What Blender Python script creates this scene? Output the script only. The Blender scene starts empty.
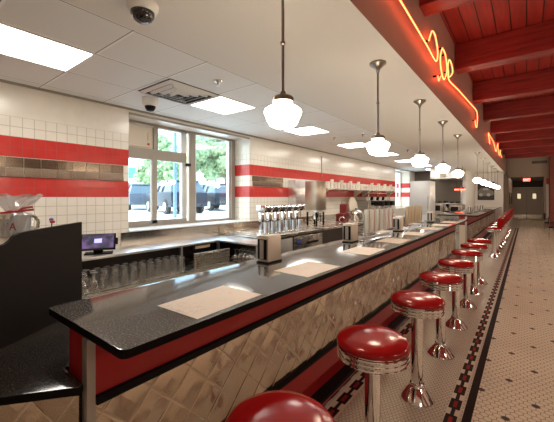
import bpy, bmesh, math, random
from mathutils import Vector, Matrix
random.seed(7)
C = bpy.context.scene
PI = math.pi
R = math.radians

# ------------------------------------------------------------------ camera, sky, sun, exposure
cam_d = bpy.data.cameras.new('camera'); cam = bpy.data.objects.new('camera', cam_d)
C.collection.objects.link(cam); C.camera = cam
cam.location = (0, 0, 1.58); cam.rotation_euler = (PI/2, 0, R(37.7))
cam_d.sensor_width = 36; cam_d.lens = 36*323/554; cam_d.shift_y = -14/554
cam_d.clip_start = .05; cam_d.clip_end = 400

C.view_settings.view_transform = 'Standard'; C.view_settings.look = 'None'
C.view_settings.gamma = 1; C.view_settings.exposure = 1.2
C.view_settings.use_curve_mapping = False
C.cycles.use_denoising = True
C.cycles.max_bounces = 8
C.cycles.sample_clamp_indirect = 6

w = bpy.data.worlds.new('sky'); C.world = w; w.use_nodes = True
wt = w.node_tree; bg = wt.nodes['Background']
sky = wt.nodes.new('ShaderNodeTexSky'); sky.sky_type = 'NISHITA'; sky.sun_disc = False
sky.sun_elevation = R(38); sky.sun_rotation = R(200); sky.air_density = 1.4; sky.dust_density = 4
mixw = wt.nodes.new('ShaderNodeMixRGB'); mixw.inputs[0].default_value = .55
mixw.inputs[2].default_value = (4.6, 6.2, 7.4, 1)
wt.links.new(sky.outputs[0], mixw.inputs[1]); wt.links.new(mixw.outputs[0], bg.inputs[0])
bg.inputs[1].default_value = .5

sun_d = bpy.data.lights.new('sun', 'SUN'); sun = bpy.data.objects.new('sun', sun_d)
C.collection.objects.link(sun); sun_d.energy = 2.2; sun_d.angle = R(2); sun_d.color = (1, .96, .9)
sun.rotation_euler = (R(48), 0, R(25))

PANEL_E, GLOBE_E, NEON_E, ROOM_FILL_E = 7.8, 16.0, 4.6, 20.0

# ------------------------------------------------------------------ materials
def mat(name, col=(.8, .8, .8), rough=.5, metal=0, emit=None, es=0, spec=.5, coat=0):
    m = bpy.data.materials.new(name); m.use_nodes = True
    b = m.node_tree.nodes['Principled BSDF']
    b.inputs['Base Color'].default_value = (*col, 1); b.inputs['Roughness'].default_value = rough
    b.inputs['Metallic'].default_value = metal; b.inputs['Specular IOR Level'].default_value = spec
    b.inputs['Coat Weight'].default_value = coat; b.inputs['Coat Roughness'].default_value = .05
    if emit:
        b.inputs['Emission Color'].default_value = (*emit, 1); b.inputs['Emission Strength'].default_value = es
    return m

class N:
    """small node-graph helper"""
    def __init__(s, m): s.m = m; s.t = m.node_tree; s.b = s.t.nodes['Principled BSDF']; s._p = None
    def pos(s):
        if not s._p:
            tc = s.t.nodes.new('ShaderNodeNewGeometry'); sp = s.t.nodes.new('ShaderNodeSeparateXYZ')
            s.t.links.new(tc.outputs['Position'], sp.inputs[0]); s._p = (sp.outputs[0], sp.outputs[1], sp.outputs[2], tc.outputs['Position'])
        return s._p
    def f(s, op, a, b=0, c=0):
        n = s.t.nodes.new('ShaderNodeMath'); n.operation = op
        for i, v in enumerate((a, b, c)):
            if hasattr(v, 'is_output'): s.t.links.new(v, n.inputs[i])
            else: n.inputs[i].default_value = v
        return n.outputs[0]
    def mix(s, fac, a, b):
        n = s.t.nodes.new('ShaderNodeMix'); n.data_type = 'RGBA'
        for sock, v in ((n.inputs[0], fac), (n.inputs[6], a), (n.inputs[7], b)):
            if hasattr(v, 'is_output'): s.t.links.new(v, sock)
            else: sock.default_value = v if not isinstance(v, tuple) else (*v, 1)
        return n.outputs[2]
    def noise(s, scale, detail=3, vec=None, rough=.5, sc=None):
        n = s.t.nodes.new('ShaderNodeTexNoise'); n.inputs['Scale'].default_value = scale
        n.inputs['Detail'].default_value = detail; n.inputs['Roughness'].default_value = rough
        v = vec or s.pos()[3]
        if sc:
            mp = s.t.nodes.new('ShaderNodeMapping'); mp.inputs['Scale'].default_value = sc
            s.t.links.new(v, mp.inputs[0]); v = mp.outputs[0]
        s.t.links.new(v, n.inputs['Vector']); return n.outputs[0]
    def ramp(s, v, a, b):
        n = s.t.nodes.new('ShaderNodeMapRange'); s.t.links.new(v, n.inputs[0])
        n.inputs[1].default_value = a; n.inputs[2].default_value = b; return n.outputs[0]
    def col(s, v): s.t.links.new(v, s.b.inputs['Base Color'])
    def rough(s, v): s.t.links.new(v, s.b.inputs['Roughness'])
    def bump(s, h, st=.3, d=.01):
        n = s.t.nodes.new('ShaderNodeBump'); n.inputs['Strength'].default_value = st; n.inputs['Distance'].default_value = d
        s.t.links.new(h, n.inputs['Height']); s.t.links.new(n.outputs[0], s.b.inputs['Normal'])
    def band(s, v, lo, hi): return s.f('MULTIPLY', s.f('GREATER_THAN', v, lo), s.f('LESS_THAN', v, hi))
    def grid(s, v, off, pitch, w):
        """1 inside a joint line"""
        d = s.f('PINGPONG', s.f('SUBTRACT', v, off), pitch/2)
        return s.f('LESS_THAN', d, w/2)

# wall tile: cream with two red courses
def tile_mat(name, steel=False):
    m = mat(name, rough=.22); n = N(m); x, y, z, p = n.pos()
    u = n.f('ADD', x, y)
    joint = n.f('MAXIMUM', n.grid(u, -2.11, .11, .006), n.grid(z, 1.58, .11, .006))
    zt = n.f('LESS_THAN', z, 2.46); joint = n.f('MULTIPLY', joint, zt)
    red = n.f('MAXIMUM', n.band(z, 1.58, 1.80), n.band(z, 2.02, 2.24))
    var = n.noise(9, 1)
    cream = n.mix(var, (.78, .72, .63), (.86, .80, .71))
    redc = n.mix(var, (.52, .030, .026), (.62, .05, .04))
    c = n.mix(red, cream, redc)
    c = n.mix(n.f('MULTIPLY', joint, .75), c, n.mix(red, (.36, .30, .24), (.34, .05, .04)))
    n.col(c); n.rough(n.f('ADD', .2, n.f('MULTIPLY', joint, .5)))
    n.bump(n.f('SUBTRACT', 1, joint), .4, .003)
    return m
M = {}
M['tile'] = tile_mat('wall_tile')
M['paint'] = mat('cream_paint', (.74, .67, .57), .6)
M['whitewall'] = mat('white_wall_paint', (.90, .87, .84), .6)
M['dinwall'] = mat('dining_wall_paint', (.66, .57, .46), .6)
M['beige'] = mat('beige_paint', (.42, .34, .26), .6)
M['drywall'] = mat('ceiling_drywall', (.76, .73, .69), .75)
def soffit():
    m = mat('soffit_paint', (.5, .3, .24), .45); n = N(m)
    n.col(n.mix(n.noise(6, 4), (.44, .27, .21), (.52, .33, .26))); return m
M['soffit'] = soffit()
def ceil_tile():
    m = mat('ceiling_tile', rough=.85); n = N(m); x, y, z, p = n.pos()
    g = n.f('MAXIMUM', n.grid(x, -2.33, .64, .022), n.grid(y, 1.27, .7083, .022))
    sp = n.noise(300, 2)
    c = n.mix(n.ramp(sp, .3, .7), (.78, .78, .77), (.84, .84, .83))
    edge = n.f('MAXIMUM', n.grid(x, -2.342, .64, .008), n.grid(y, 1.258, .7083, .008))
    c = n.mix(g, c, (.93, .93, .92)); c = n.mix(edge, c, (.25, .24, .22))
    n.col(c); n.bump(g, .4, .004); return m
M['ctile'] = ceil_tile()
def hexfloor(name, s, dots, base1, base2, grout):
    m = mat(name, rough=.42, spec=.3); n = N(m); x, y, z, p = n.pos()
    rx, ry = s, s*math.sqrt(3)
    def cell(ox, oy):
        X = n.f('SUBTRACT', x, ox); Y = n.f('SUBTRACT', y, oy)
        ix = n.f('ROUND', n.f('DIVIDE', X, rx)); iy = n.f('ROUND', n.f('DIVIDE', Y, ry))
        ax = n.f('SUBTRACT', X, n.f('MULTIPLY', ix, rx)); ay = n.f('SUBTRACT', Y, n.f('MULTIPLY', iy, ry))
        d = n.f('ADD', n.f('MULTIPLY', ax, ax), n.f('MULTIPLY', ay, ay))
        return ix, iy, ax, ay, d
    A = cell(-.12, 2.82); B = cell(-.12+rx/2, 2.82+ry/2)
    useA = n.f('LESS_THAN', A[4], B[4])
    def sel(a, b): return n.f('ADD', n.f('MULTIPLY', a, useA), n.f('MULTIPLY', b, n.f('SUBTRACT', 1, useA)))
    ax = n.f('ABSOLUTE', sel(A[2], B[2])); ay = n.f('ABSOLUTE', sel(A[3], B[3]))
    dist = n.f('MAXIMUM', ax, n.f('ADD', n.f('MULTIPLY', ax, .5), n.f('MULTIPLY', ay, .8660254)))
    g = n.f('GREATER_THAN', dist, s*.5-max(.0018, s*.05))
    var = n.noise(60, 1); big = n.noise(1.1, 3)
    c = n.mix(n.ramp(var, .3, .7), base1, base2)
    c = n.mix(n.f('MULTIPLY', n.ramp(big, .45, .75), .35), c, tuple(v*.6 for v in base1))
    if dots:
        def at(i, j, off):
            a = n.f('LESS_THAN', n.f('ABSOLUTE', n.f('SUBTRACT', n.f('FLOORED_MODULO', n.f('ADD', i, off), 7), 0)), .5)
            b = n.f('LESS_THAN', n.f('ABSOLUTE', n.f('SUBTRACT', n.f('FLOORED_MODULO', n.f('ADD', j, off), 7), 0)), .5)
            return n.f('MULTIPLY', a, b)
        isd = sel(at(A[0], A[1], 0), at(B[0], B[1], 4))
        c = n.mix(isd, c, (.035, .022, .018))
    c = n.mix(g, c, grout); n.col(c)
    n.rough(n.f('ADD', .36, n.f('MULTIPLY', g, .4))); n.bump(n.f('SUBTRACT', 1, g), .35, .002)
    return m
M['hex'] = hexfloor('hex_tile', .05, True, (.72, .64, .49), (.80, .72, .57), (.30, .23, .16))
M['hexs'] = hexfloor('small_hex_tile', .03, False, (.56, .49, .39), (.66, .58, .47), (.24, .19, .14))
def checker(name, x0):
    m = mat(name, rough=.55, spec=.1); n = N(m); x, y, z, p = n.pos(); c3 = .0253
    q = n.f('FLOORED_MODULO', n.f('DIVIDE', y, .226), 1)
    cen = n.band(x, x0+c3, x0+2*c3); inside = n.band(x, x0, x0+3*c3); first = n.f('LESS_THAN', q, .64)
    red = n.f('MULTIPLY', cen, n.band(q, .13, .51))
    blk = n.f('MULTIPLY', inside, n.f('MAXIMUM', cen, first))
    c = n.mix(blk, (.66, .57, .45), (.014, .009, .008))
    c = n.mix(red, c, (.34, .018, .014)); n.col(c); return m
M['chk1'] = checker('checker_border', -.468)
M['chk2'] = checker('checker_base_border', -1.17)
M['band'] = mat('dark_floor_band', (.020, .009, .008), .6, spec=.08)
def granite(name, a=(.095, .088, .082), b=(.32, .30, .28)):
    m = mat(name, rough=.13, spec=.75); n = N(m)
    n.col(n.mix(n.ramp(n.noise(160, 3), .52, .74), a, b)); n.rough(n.f('ADD', .06, n.f('MULTIPLY', n.noise(7, 3), .06)))
    return m
M['granite'] = granite('dark_granite'); M['granite'].node_tree.nodes['Principled BSDF'].inputs['IOR'].default_value = 1.85
M['granite_d'] = granite('black_speckled_granite', (.045, .038, .033), (.16, .135, .115))
M['granite_edge'] = mat('black_granite_edge', (.006, .005, .005), .45, spec=.1)
M['red'] = mat('red_vinyl', (.36, .009, .010), .17, spec=.4)
M['redlam'] = mat('red_laminate', (.36, .013, .015), .28)
M['redplastic'] = mat('red_plastic', (.55, .02, .02), .35)
M['black'] = mat('black_plastic', (.008, .007, .007), .45, spec=.12)
M['blackrub'] = mat('black_rubber', (.02, .018, .017), .8)
M['panel'] = mat('black_laminate', (.012, .008, .007), .6, spec=.2)
M['chrome'] = mat('chrome', (.90, .92, .93), .07, 1)
M['dchrome'] = mat('aged_nickel', (.34, .31, .28), .28, 1)
def steel(name, col, rough, sc=(1, 1, 60)):
    m = mat(name, col, rough, 1); n = N(m); z = n.noise(4, 3, sc=sc)
    n.rough(n.f('ADD', rough-.06, n.f('MULTIPLY', z, .14))); return m
M['post'] = mat('post_steel', (.46, .43, .39), .3, .55)
M['steel'] = steel('brushed_steel', (.68, .64, .58), .26)
M['steel_s'] = mat('satin_steel', (.72, .64, .54), .42, .85)
M['steel_p'] = mat('pale_steel_door', (.74, .77, .80), .4, .3)
M['steel_l'] = steel('pale_steel', (.80, .80, .80), .32)
M['tank'] = mat('smoked_steel', (.48, .40, .32), .3, .9)
M['steel_w'] = steel('wavy_steel', (.66, .60, .52), .16, (1, 6, 1))
def quilt():
    m = mat('quilted_steel', (.80, .72, .60), .2, 1); n = N(m); x, y, z, p = n.pos()
    h = n.f('ADD', x, y)
    a = n.f('PINGPONG', n.f('ADD', h, z), .105); b = n.f('PINGPONG', n.f('SUBTRACT', h, z), .105)
    d = n.f('MINIMUM', a, b); e = n.f('SMOOTH_MIN', n.f('DIVIDE', d, .010), 1, .6)
    pil = n.f('MULTIPLY', n.f('MULTIPLY', a, b), 90)
    wav = n.noise(1.5, 2, sc=(1, 1, .35)); fine = n.noise(9, 2)
    n.bump(n.f('ADD', n.f('ADD', n.f('MULTIPLY', e, .09), n.f('MULTIPLY', pil, .16)), n.f('ADD', n.f('MULTIPLY', wav, 5.5), n.f('MULTIPLY', fine, .12))), 1, .02)
    n.rough(n.f('ADD', .10, n.f('MULTIPLY', n.noise(5, 4, sc=(1, 1, .3)), .14))); return m
M['quilt'] = quilt()
def beamwood(name, a, b, plank=False):
    m = mat(name, rough=.5); n = N(m); x, y, z, p = n.pos()
    g = n.noise(3, 5, sc=((6, .5, 6) if plank else (.6, 5, 7)), rough=.65)
    c = n.mix(n.ramp(g, .3, .7), a, b)
    if plank:
        j = n.grid(x, -.85, .17, .014); c = n.mix(j, c, (.03, .004, .003)); n.bump(n.f('SUBTRACT', 1, j), .5, .01)
    else: n.bump(g, .4, .02)
    n.col(c); return m
M['beam'] = beamwood('red_stained_beam', (.16, .010, .008), (.38, .030, .022))
M['deck'] = beamwood('red_deck_plank', (.24, .016, .012), (.40, .038, .028), True)
M['globe'] = mat('opal_glass_lit', (.95, .9, .82), .3, emit=(1, .84, .62), es=GLOBE_E)
M['lpanel'] = mat('lit_diffuser', (.95, .95, .93), .4, emit=(1, .95, .87), es=PANEL_E)
M['neon'] = mat('neon_orange', (1, .3, .1), .3, emit=(1, .07, .025), es=NEON_E)
M['neonhot'] = mat('neon_yellow', (1, .6, .2), .3, emit=(1, .105, .03), es=NEON_E)
M['white'] = mat('white_plastic', (.8, .79, .76), .4)
M['cream'] = mat('cream_plastic', (.68, .60, .48), .45)
M['frame'] = mat('window_frame_paint', (.33, .285, .235), .45)
M['framel'] = mat('window_frame_aluminium', (.55, .56, .56), .35, .6)
M['paper'] = None
def paper():
    m = mat('placemat_paper', rough=.75); n = N(m); x, y, z, p = n.pos()
    v = n.ramp(n.noise(38, 4), .47, .50); v2 = n.ramp(n.noise(38, 4), .53, .50)
    line = n.f('MULTIPLY', v, v2); big = n.ramp(n.noise(8, 2), .45, .6)
    n.col(n.mix(n.f('MULTIPLY', n.f('MULTIPLY', line, big), .55), (.80, .70, .62), (.46, .36, .30))); return m
M['paper'] = paper()
M['exit'] = mat('exit_sign_face', (.5, .02, .02), .4, emit=(1, .05, .04), es=1.6)
M['exitt'] = mat('exit_letters', (.9, .6, .5), .4, emit=(1, .55, .45), es=1.6)
M['heat'] = mat('red_heat_lamp', (1, .2, .1), .4, emit=(1, .10, .05), es=4)
M['screen'] = None
def screen():
    m = mat('tablet_screen', (.02, .02, .03), .15); n = N(m)
    v = n.noise(9, 2)
    c = n.mix(n.ramp(v, .4, .6), (.05, .05, .08), (.26, .15, .36))
    n.t.links.new(c, n.b.inputs['Emission Color']); n.b.inputs['Emission Strength'].default_value = .3; return m
M['screen'] = screen()
M['icon'] = mat('screen_icon', (.4, .4, .8), .3, emit=(.50, .50, .95), es=.4)
M['door'] = mat('door_paint', (.50, .43, .38), .4)
M['dark'] = mat('dark_brown_paint', (.045, .03, .024), .6)
M['asphalt'] = mat('pale_pavement', (.82, .80, .77), .9)
M['grass'] = mat('pale_kerb_grass', (.22, .34, .10), .9)
M['green'] = mat('green_fascia', (.05, .42, .32), .5)
M['bwall'] = mat('pale_building_wall', (.75, .74, .72), .8)
def leafy(name, a, b):
    m = mat(name, rough=.7); n = N(m); n.col(n.mix(n.ramp(n.noise(2.2, 5), .35, .65), a, b)); return m
M['leaf'] = leafy('tree_leaves', (.07, .14, .05), (.34, .44, .24))
M['bark'] = mat('tree_bark', (.16, .10, .06), .9)
M['carA'] = mat('car_paint_navy', (.012, .018, .028), .3, 0, spec=.3)
M['carB'] = mat('car_paint_grey', (.06, .075, .10), .3, 0, spec=.3)
M['carC'] = mat('car_paint_white', (.8, .8, .8), .25, .1, coat=.8)
M['carglass'] = mat('car_glass', (.05, .08, .10), .05, spec=1)
M['tyre'] = mat('tyre', (.02, .02, .02), .8)
M['brick'] = None
def brick():
    m = mat('dark_red_brick', rough=.8); n = N(m); x, y, z, p = n.pos()
    g = n.f('MAXIMUM', n.grid(n.f('ADD', x, y), 0, .21, .012), n.grid(z, 0, .075, .012))
    n.col(n.mix(g, n.mix(n.noise(11, 2), (.16, .03, .02), (.30, .07, .045)), (.22, .15, .12))); return m
M['brick'] = brick()
M['menu'] = mat('menu_cover', (.62, .66, .62), .25)
M['menub'] = mat('menu_cover_cream', (.55, .42, .28), .4)
M['cup'] = mat('paper_cup', (.78, .72, .62), .5)
M['foodred'] = mat('ketchup_red', (.17, .008, .008), .35)
M['blue'] = mat('blue_card', (.03, .12, .35), .5)
M['bluelogo'] = mat('blue_badge', (.05, .07, .45), .4)
M['ribbon'] = mat('red_ribbon', (.62, .02, .015), .3)
M['photo_d'] = mat('photo_dark', (.035, .032, .03), .3)
M['photo_m'] = mat('photo_grey', (.22, .21, .20), .3)
M['photo_l'] = mat('photo_light', (.55, .53, .50), .3)
M['mugprint'] = mat('mug_print', (.22, .01, .02), .4)
def clear(name, tint=(.97, .98, .98), refl=.10, rough=.03, milk=0):
    m = bpy.data.materials.new(name); m.use_nodes = True; t = m.node_tree
    t.nodes.remove(t.nodes['Principled BSDF']); o = t.nodes['Material Output']
    a = t.nodes.new('ShaderNodeBsdfTransparent'); a.inputs[0].default_value = (*tint, 1)
    g = t.nodes.new('ShaderNodeBsdfGlossy'); g.inputs['Roughness'].default_value = rough
    lw = t.nodes.new('ShaderNodeLayerWeight'); lw.inputs[0].default_value = .3
    mr = t.nodes.new('ShaderNodeMath'); mr.operation = 'MULTIPLY_ADD'; mr.inputs[1].default_value = .55; mr.inputs[2].default_value = refl
    t.links.new(lw.outputs['Facing'], mr.inputs[0])
    x = t.nodes.new('ShaderNodeMixShader'); t.links.new(mr.outputs[0], x.inputs[0]); t.links.new(a.outputs[0], x.inputs[1]); t.links.new(g.outputs[0], x.inputs[2])
    if milk:
        df = t.nodes.new('ShaderNodeBsdfDiffuse'); df.inputs[0].default_value = (.92, .93, .95, 1)
        y = t.nodes.new('ShaderNodeMixShader'); y.inputs[0].default_value = milk
        t.links.new(x.outputs[0], y.inputs[1]); t.links.new(df.outputs[0], y.inputs[2]); x = y
    t.links.new(x.outputs[0], o.inputs[0]); return m
M['pane'] = clear('window_glass', (.80, .86, .89), .02)
M['glass'] = clear('drinking_glass', (.92, .90, .86), .16, .08, .05)
M['cello'] = clear('cellophane', (.95, .96, .97), .12, .15, .32)
M['acrylic'] = clear('clear_acrylic', (.80, .84, .86), .25, .1)

# ------------------------------------------------------------------ geometry helpers
class MB:
    def __init__(s): s.bm = bmesh.new()
    def box(s, x0, x1, y0, y1, z0, z1, mi=0):
        v = [s.bm.verts.new(p) for p in ((x0,y0,z0),(x1,y0,z0),(x1,y1,z0),(x0,y1,z0),(x0,y0,z1),(x1,y0,z1),(x1,y1,z1),(x0,y1,z1))]
        for q in ((3,2,1,0),(4,5,6,7),(0,1,5,4),(1,2,6,5),(2,3,7,6),(3,0,4,7)):
            s.bm.faces.new([v[i] for i in q]).material_index = mi
        return s
    def quad(s, pts, mi=0):
        s.bm.faces.new([s.bm.verts.new(p) for p in pts]).material_index = mi; return s
    def prism(s, poly, a0, a1, axis='z', mi=0):
        def P(p, a): return {'z': (p[0], p[1], a), 'x': (a, p[0], p[1]), 'y': (p[0], a, p[1])}[axis]
        lo = [s.bm.verts.new(P(p, a0)) for p in poly]; hi = [s.bm.verts.new(P(p, a1)) for p in poly]
        n = len(poly); fs = [s.bm.faces.new(lo[::-1]), s.bm.faces.new(hi)]
        for i in range(n): fs.append(s.bm.faces.new((lo[i], lo[(i+1) % n], hi[(i+1) % n], hi[i])))
        for f in fs: f.material_index = mi
        return s
    def lathe(s, prof, cx=0, cy=0, seg=24, mi=0, sx=1, sy=1):
        rings = []
        for r, z in prof:
            if r < 1e-5: rings.append([s.bm.verts.new((cx, cy, z))])
            else: rings.append([s.bm.verts.new((cx+sx*r*math.cos(2*PI*i/seg), cy+sy*r*math.sin(2*PI*i/seg), z)) for i in range(seg)])
        for a, b in zip(rings, rings[1:]):
            for i in range(seg):
                j = (i+1) % seg
                if len(a) == 1 and len(b) == 1: continue
                if len(a) == 1: f = s.bm.faces.new((a[0], b[j], b[i]))
                elif len(b) == 1: f = s.bm.faces.new((a[i], a[j], b[0]))
                else: f = s.bm.faces.new((a[i], a[j], b[j], b[i]))
                f.material_index = mi
        return s
    def tube(s, pts, r, seg=8, mi=0, closed=False):
        pts = [Vector(p) for p in pts]; rings = []; n = len(pts); up = None
        for k, p in enumerate(pts):
            a = pts[k-1] if (k > 0 or closed) else p; b = pts[(k+1) % n] if (k < n-1 or closed) else p
            d = (b-a).normalized()
            if up is None: up = Vector((0, 0, 1)) if abs(d.z) < .9 else Vector((1, 0, 0))
            u = d.cross(up).normalized(); v = u.cross(d).normalized(); up = v
            rings.append([s.bm.verts.new(p+(u*math.cos(2*PI*i/seg)+v*math.sin(2*PI*i/seg))*r) for i in range(seg)])
        pr = list(zip(rings, rings[1:])) + ([(rings[-1], rings[0])] if closed else [])
        for a, b in pr:
            for i in range(seg):
                j = (i+1) % seg; s.bm.faces.new((a[i], a[j], b[j], b[i])).material_index = mi
        if not closed:
            s.bm.faces.new(rings[0][::-1]).material_index = mi; s.bm.faces.new(rings[-1]).material_index = mi
        return s
    def xf(s, m): bmesh.ops.transform(s.bm, matrix=m, verts=s.bm.verts); return s
    def build(s, name, m, parent=None, bevel=0, smooth=True, loc=None, seg=2):
        bmesh.ops.recalc_face_normals(s.bm, faces=s.bm.faces)
        if bevel:
            bmesh.ops.bevel(s.bm, geom=[e for e in s.bm.edges if e.is_manifold and e.calc_face_angle(0) > .6], offset=bevel, segments=seg, affect='EDGES', profile=.6)
        me = bpy.data.meshes.new(name); s.bm.to_mesh(me); s.bm.free()
        for x in (m if isinstance(m, (list, tuple)) else [m]): me.materials.append(x)
        if smooth:
            me.polygons.foreach_set('use_smooth', [True]*len(me.polygons)); me.set_sharp_from_angle(angle=R(38))
        o = bpy.data.objects.new(name, me); C.collection.objects.link(o)
        if parent: o.parent = parent
        if loc: o.location = loc
        return o
def tag(o, label, cat, group=None, kind=None):
    if label: o['label'] = label
    if cat: o['category'] = cat
    if group: o['group'] = group
    if kind: o['kind'] = kind
    return o
def thing(name, loc, label, cat, group=None, rz=0):
    o = bpy.data.objects.new(name, None); C.collection.objects.link(o); o.empty_display_size = .1
    o.location = loc; o.rotation_euler.z = rz; return tag(o, label, cat, group)
def struct(o): o['kind'] = 'structure'; return o
def dup(o, loc=None, rz=None, label=None, parent=None):
    c = o.copy(); C.collection.objects.link(c)
    if parent: c.parent = parent
    if loc is not None: c.location = loc
    if rz is not None: c.rotation_euler.z = rz
    if label: c['label'] = label
    for ch in list(o.children): dup(ch, parent=c)
    return c
def text(s, size, m, parent, name, loc, rot, ext=.001):
    cu = bpy.data.curves.new(name, 'FONT'); cu.body = s; cu.size = size; cu.extrude = ext; cu.align_x = 'CENTER'; cu.align_y = 'CENTER'
    t = bpy.data.objects.new(name, cu); C.collection.objects.link(t)
    dg = bpy.context.evaluated_depsgraph_get(); me = bpy.data.meshes.new_from_object(t.evaluated_get(dg))
    bpy.data.objects.remove(t); me.materials.clear(); me.materials.append(m)
    o = bpy.data.objects.new(name, me); C.collection.objects.link(o); o.parent = parent; o.location = loc; o.rotation_euler = rot
    return o
ORD = ['first', 'second', 'third', 'fourth', 'fifth', 'sixth', 'seventh', 'eighth', 'ninth', 'tenth', 'eleventh', 'twelfth', 'thirteenth', 'fourteenth', 'fifteenth']

# ------------------------------------------------------------------ room shell
ZC, XW, XD = 2.83, -4.43, -4.84
Y0, Y1, XR = -2.5, 29.0, 5.2
f = MB()
cols = [(-4.43-.0, -1.19, 1), (-1.19, -1.0775, 4), (-1.0775, -.473, 1), (-.473, -.387, 3), (-.387, -.365, 1), (-.365, -.31, 2), (-.31, XR, 0)]
for x0, x1, mi in cols:
    yend = 20.6 if mi in (2, 3) else Y1
    f.quad([(x0, Y0, 0), (x1, Y0, 0), (x1, yend, 0), (x0, yend, 0)], mi)
    if yend < Y1: f.quad([(x0, yend, 0), (x1, yend, 0), (x1, Y1, 0), (x0, Y1, 0)], 1)
struct(f.build('floor', [M['hex'], M['hexs'], M['band'], M['chk1'], M['chk2']], smooth=False))

w = MB()
XO = -5.05
w.box(XO, XW, Y0, 2.32, 0, ZC+.2)
w.box(XO, XW, 2.32, 4.82, 0, 1.09); w.box(XO, XW, 2.32, 4.82, 2.775, ZC+.2)
w.box(XO, XW, 4.82, 14.0, 0, ZC+.2)
w.box(XO, XW, 14.0, 16.1, 0, 1.09); w.box(XO, XW, 14.0, 16.1, 2.775, ZC+.2)
w.box(XO, XW, 16.1, 20.4, 0, ZC+.2)
struct(w.build('wall_left', M['tile'], smooth=False))
struct(MB().box(XO, -.84, Y0, 1.0, ZC, ZC+.12).build('ceiling', M['drywall'], smooth=False)) if False else None
c = MB()
c.box(-2.33, -1.05, Y0, 20.4, ZC, ZC+.1, 0); c.box(-1.05, -.8895, Y0, 20.4, ZC, ZC+.001, 0); c.box(XW-.3, -2.33, Y0, 20.4, ZC, ZC+.1, 1)
struct(c.build('ceiling', [M['drywall'], M['ctile']], smooth=False))
struct(MB().box(-1.05, -.889, Y0, 22.2, ZC+.001, 4.1).build('trim_1', M['soffit'], smooth=False))
struct(MB().box(-.889, XR, Y0, 22, 3.95, 4.1).build('ceiling', M['deck'], smooth=False))
struct(MB().box(-5.05, XR+.2, Y0-.2, Y0, 0, 4.1).build('wall_back', M['dinwall'], smooth=False))
struct(MB().box(XR, XR+.2, Y0, 22, 0, 4.1).build('wall_right', M['dinwall'], smooth=False))
pr = MB()  # unseen brick pillars, added to give the chrome dark reflections
for i in range(8): pr.box(XR-.12, XR, -1.8+3*i, -.6+3*i, 0, 3.5)
struct(pr.build('reflect_pillars', M['brick'], smooth=False))
struct(MB().box(XR-.05, XR, Y0, 22, 0, 1.15).build('reflect_wainscot', M['dark'], smooth=False))  # unseen dark wainscot, added as a dark tone for the chrome to mirror
# wall with the framed photograph, at the end of the second counter
struct(MB().box(-2.35, -.95, 20.2, 20.4, 0, ZC).box(-2.35, -2.2, 17.0, 20.2, 0, ZC).build('wall_picture', M['whitewall'], smooth=False))
k = MB(); k.box(XW, -2.351, 17, 17.15, 0, ZC)
struct(k.build('wall_kitchen', mat('kitchen_wall_steel', (.13, .10, .075), .4, .5), smooth=False))
# far header wall and vestibule
h = MB(); h.box(-.889, .9, 22, 22.2, 2.66, 4.1); h.box(.72, XR, 22, 22.2, 0, 2.66); h.box(.9, XR, 22, 22.2, 2.66, 4.1); h.box(-1.9, -.8, 22, 22.2, 0, ZC+.05)
struct(h.build('wall_header', M['beige'], smooth=False))
v = MB(); v.box(-.95, -.8, 22.2, Y1, 0, 2.7); v.box(.9, 1.05, 22.2, Y1, 0, 2.7)
struct(v.build('wall_vestibule', M['beige'], smooth=False))
struct(MB().box(-1.0, 1.1, 22.2, Y1+.2, 2.7, 2.8).build('ceiling', M['dark'], smooth=False))
struct(MB().box(-1.2, 1.3, Y1, Y1+.2, 0, 2.75).build('wall_far', M['dark'], smooth=False))
struct(MB().box(-1.9, -1.8, 20.4, 22, 0, ZC).box(-1.9, -.889, 20.4, 22.2, ZC, ZC+.1).build('wall_alcove', M['paint'], smooth=False))
struct(MB().box(.93, 1.5, 21.6, 22, 0, 3.95).build('wall_brick', M['brick'], smooth=False))
# double doors
def door(n, x0, x1):
    d = MB().box(x0, x1, Y1-.06, Y1-.01, .01, 2.2).build('door_%d' % n, M['door'], smooth=False); struct(d)
    cx = (x0+x1)/2
    MB().box(cx-.13, cx+.13, Y1-.075, Y1-.06, 1.42, 1.86).build('window_frame', M['black'], d, bevel=.04)
    MB().box(cx-.10, cx+.10, Y1-.08, Y1-.075, 1.46, 1.82).build('porthole', mat('porthole_lit_%d' % n, (.5, .4, .25), .3, emit=(1, .8, .5), es=.35), d)
    MB().box(x0+.02, x1-.02, Y1-.07, Y1-.06, .05, .35).build('kick_plate', M['steel'], d)
door(1, -.86, .0); door(2, .01, .85)
struct(MB().box(.86, .9, Y1-.1, Y1, 0, 2.25).box(-.9, .9, Y1-.08, Y1, 2.21, 2.27).build('trim_2', M['cream'], smooth=False))

# window 1: mullions, drive-through sash, transom light, sill
def bars(rects, x0=XD-.05, x1=XD):
    b = MB()
    for y0, y1, z0, z1 in rects: b.box(x0, x1, y0, y1, z0, z1)
    return b
win = bars([(2.32, 2.40, 1.09, 2.775), (2.40, 4.82, 1.09, 1.15), (2.40, 4.82, 2.735, 2.775), (3.66, 3.79, 1.15, 2.735),
            (2.40, 3.60, 2.19, 2.36), (4.66, 4.82, 1.15, 2.735)], XD-.07, XD).build('window_1', M['frame'], smooth=False)
struct(win)
bars([(2.95, 3.03, 2.36, 2.735), (2.92, 3.01, 1.15, 2.19), (2.40, 3.60, 1.15, 1.20)], XD-.05, XD+.012).build('sash_frame', M['frame'], win)
bars([(3.48, 3.60, 2.36, 2.735), (3.50, 3.60, 1.2, 2.19), (3.79, 3.81, 1.15, 2.735), (4.63, 4.66, 1.15, 2.735), (4.69, 4.72, 1.15, 2.735), (2.40, 3.6, 2.715, 2.735)], XD-.06, XD+.008).build('aluminium_stop', M['framel'], win)
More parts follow.
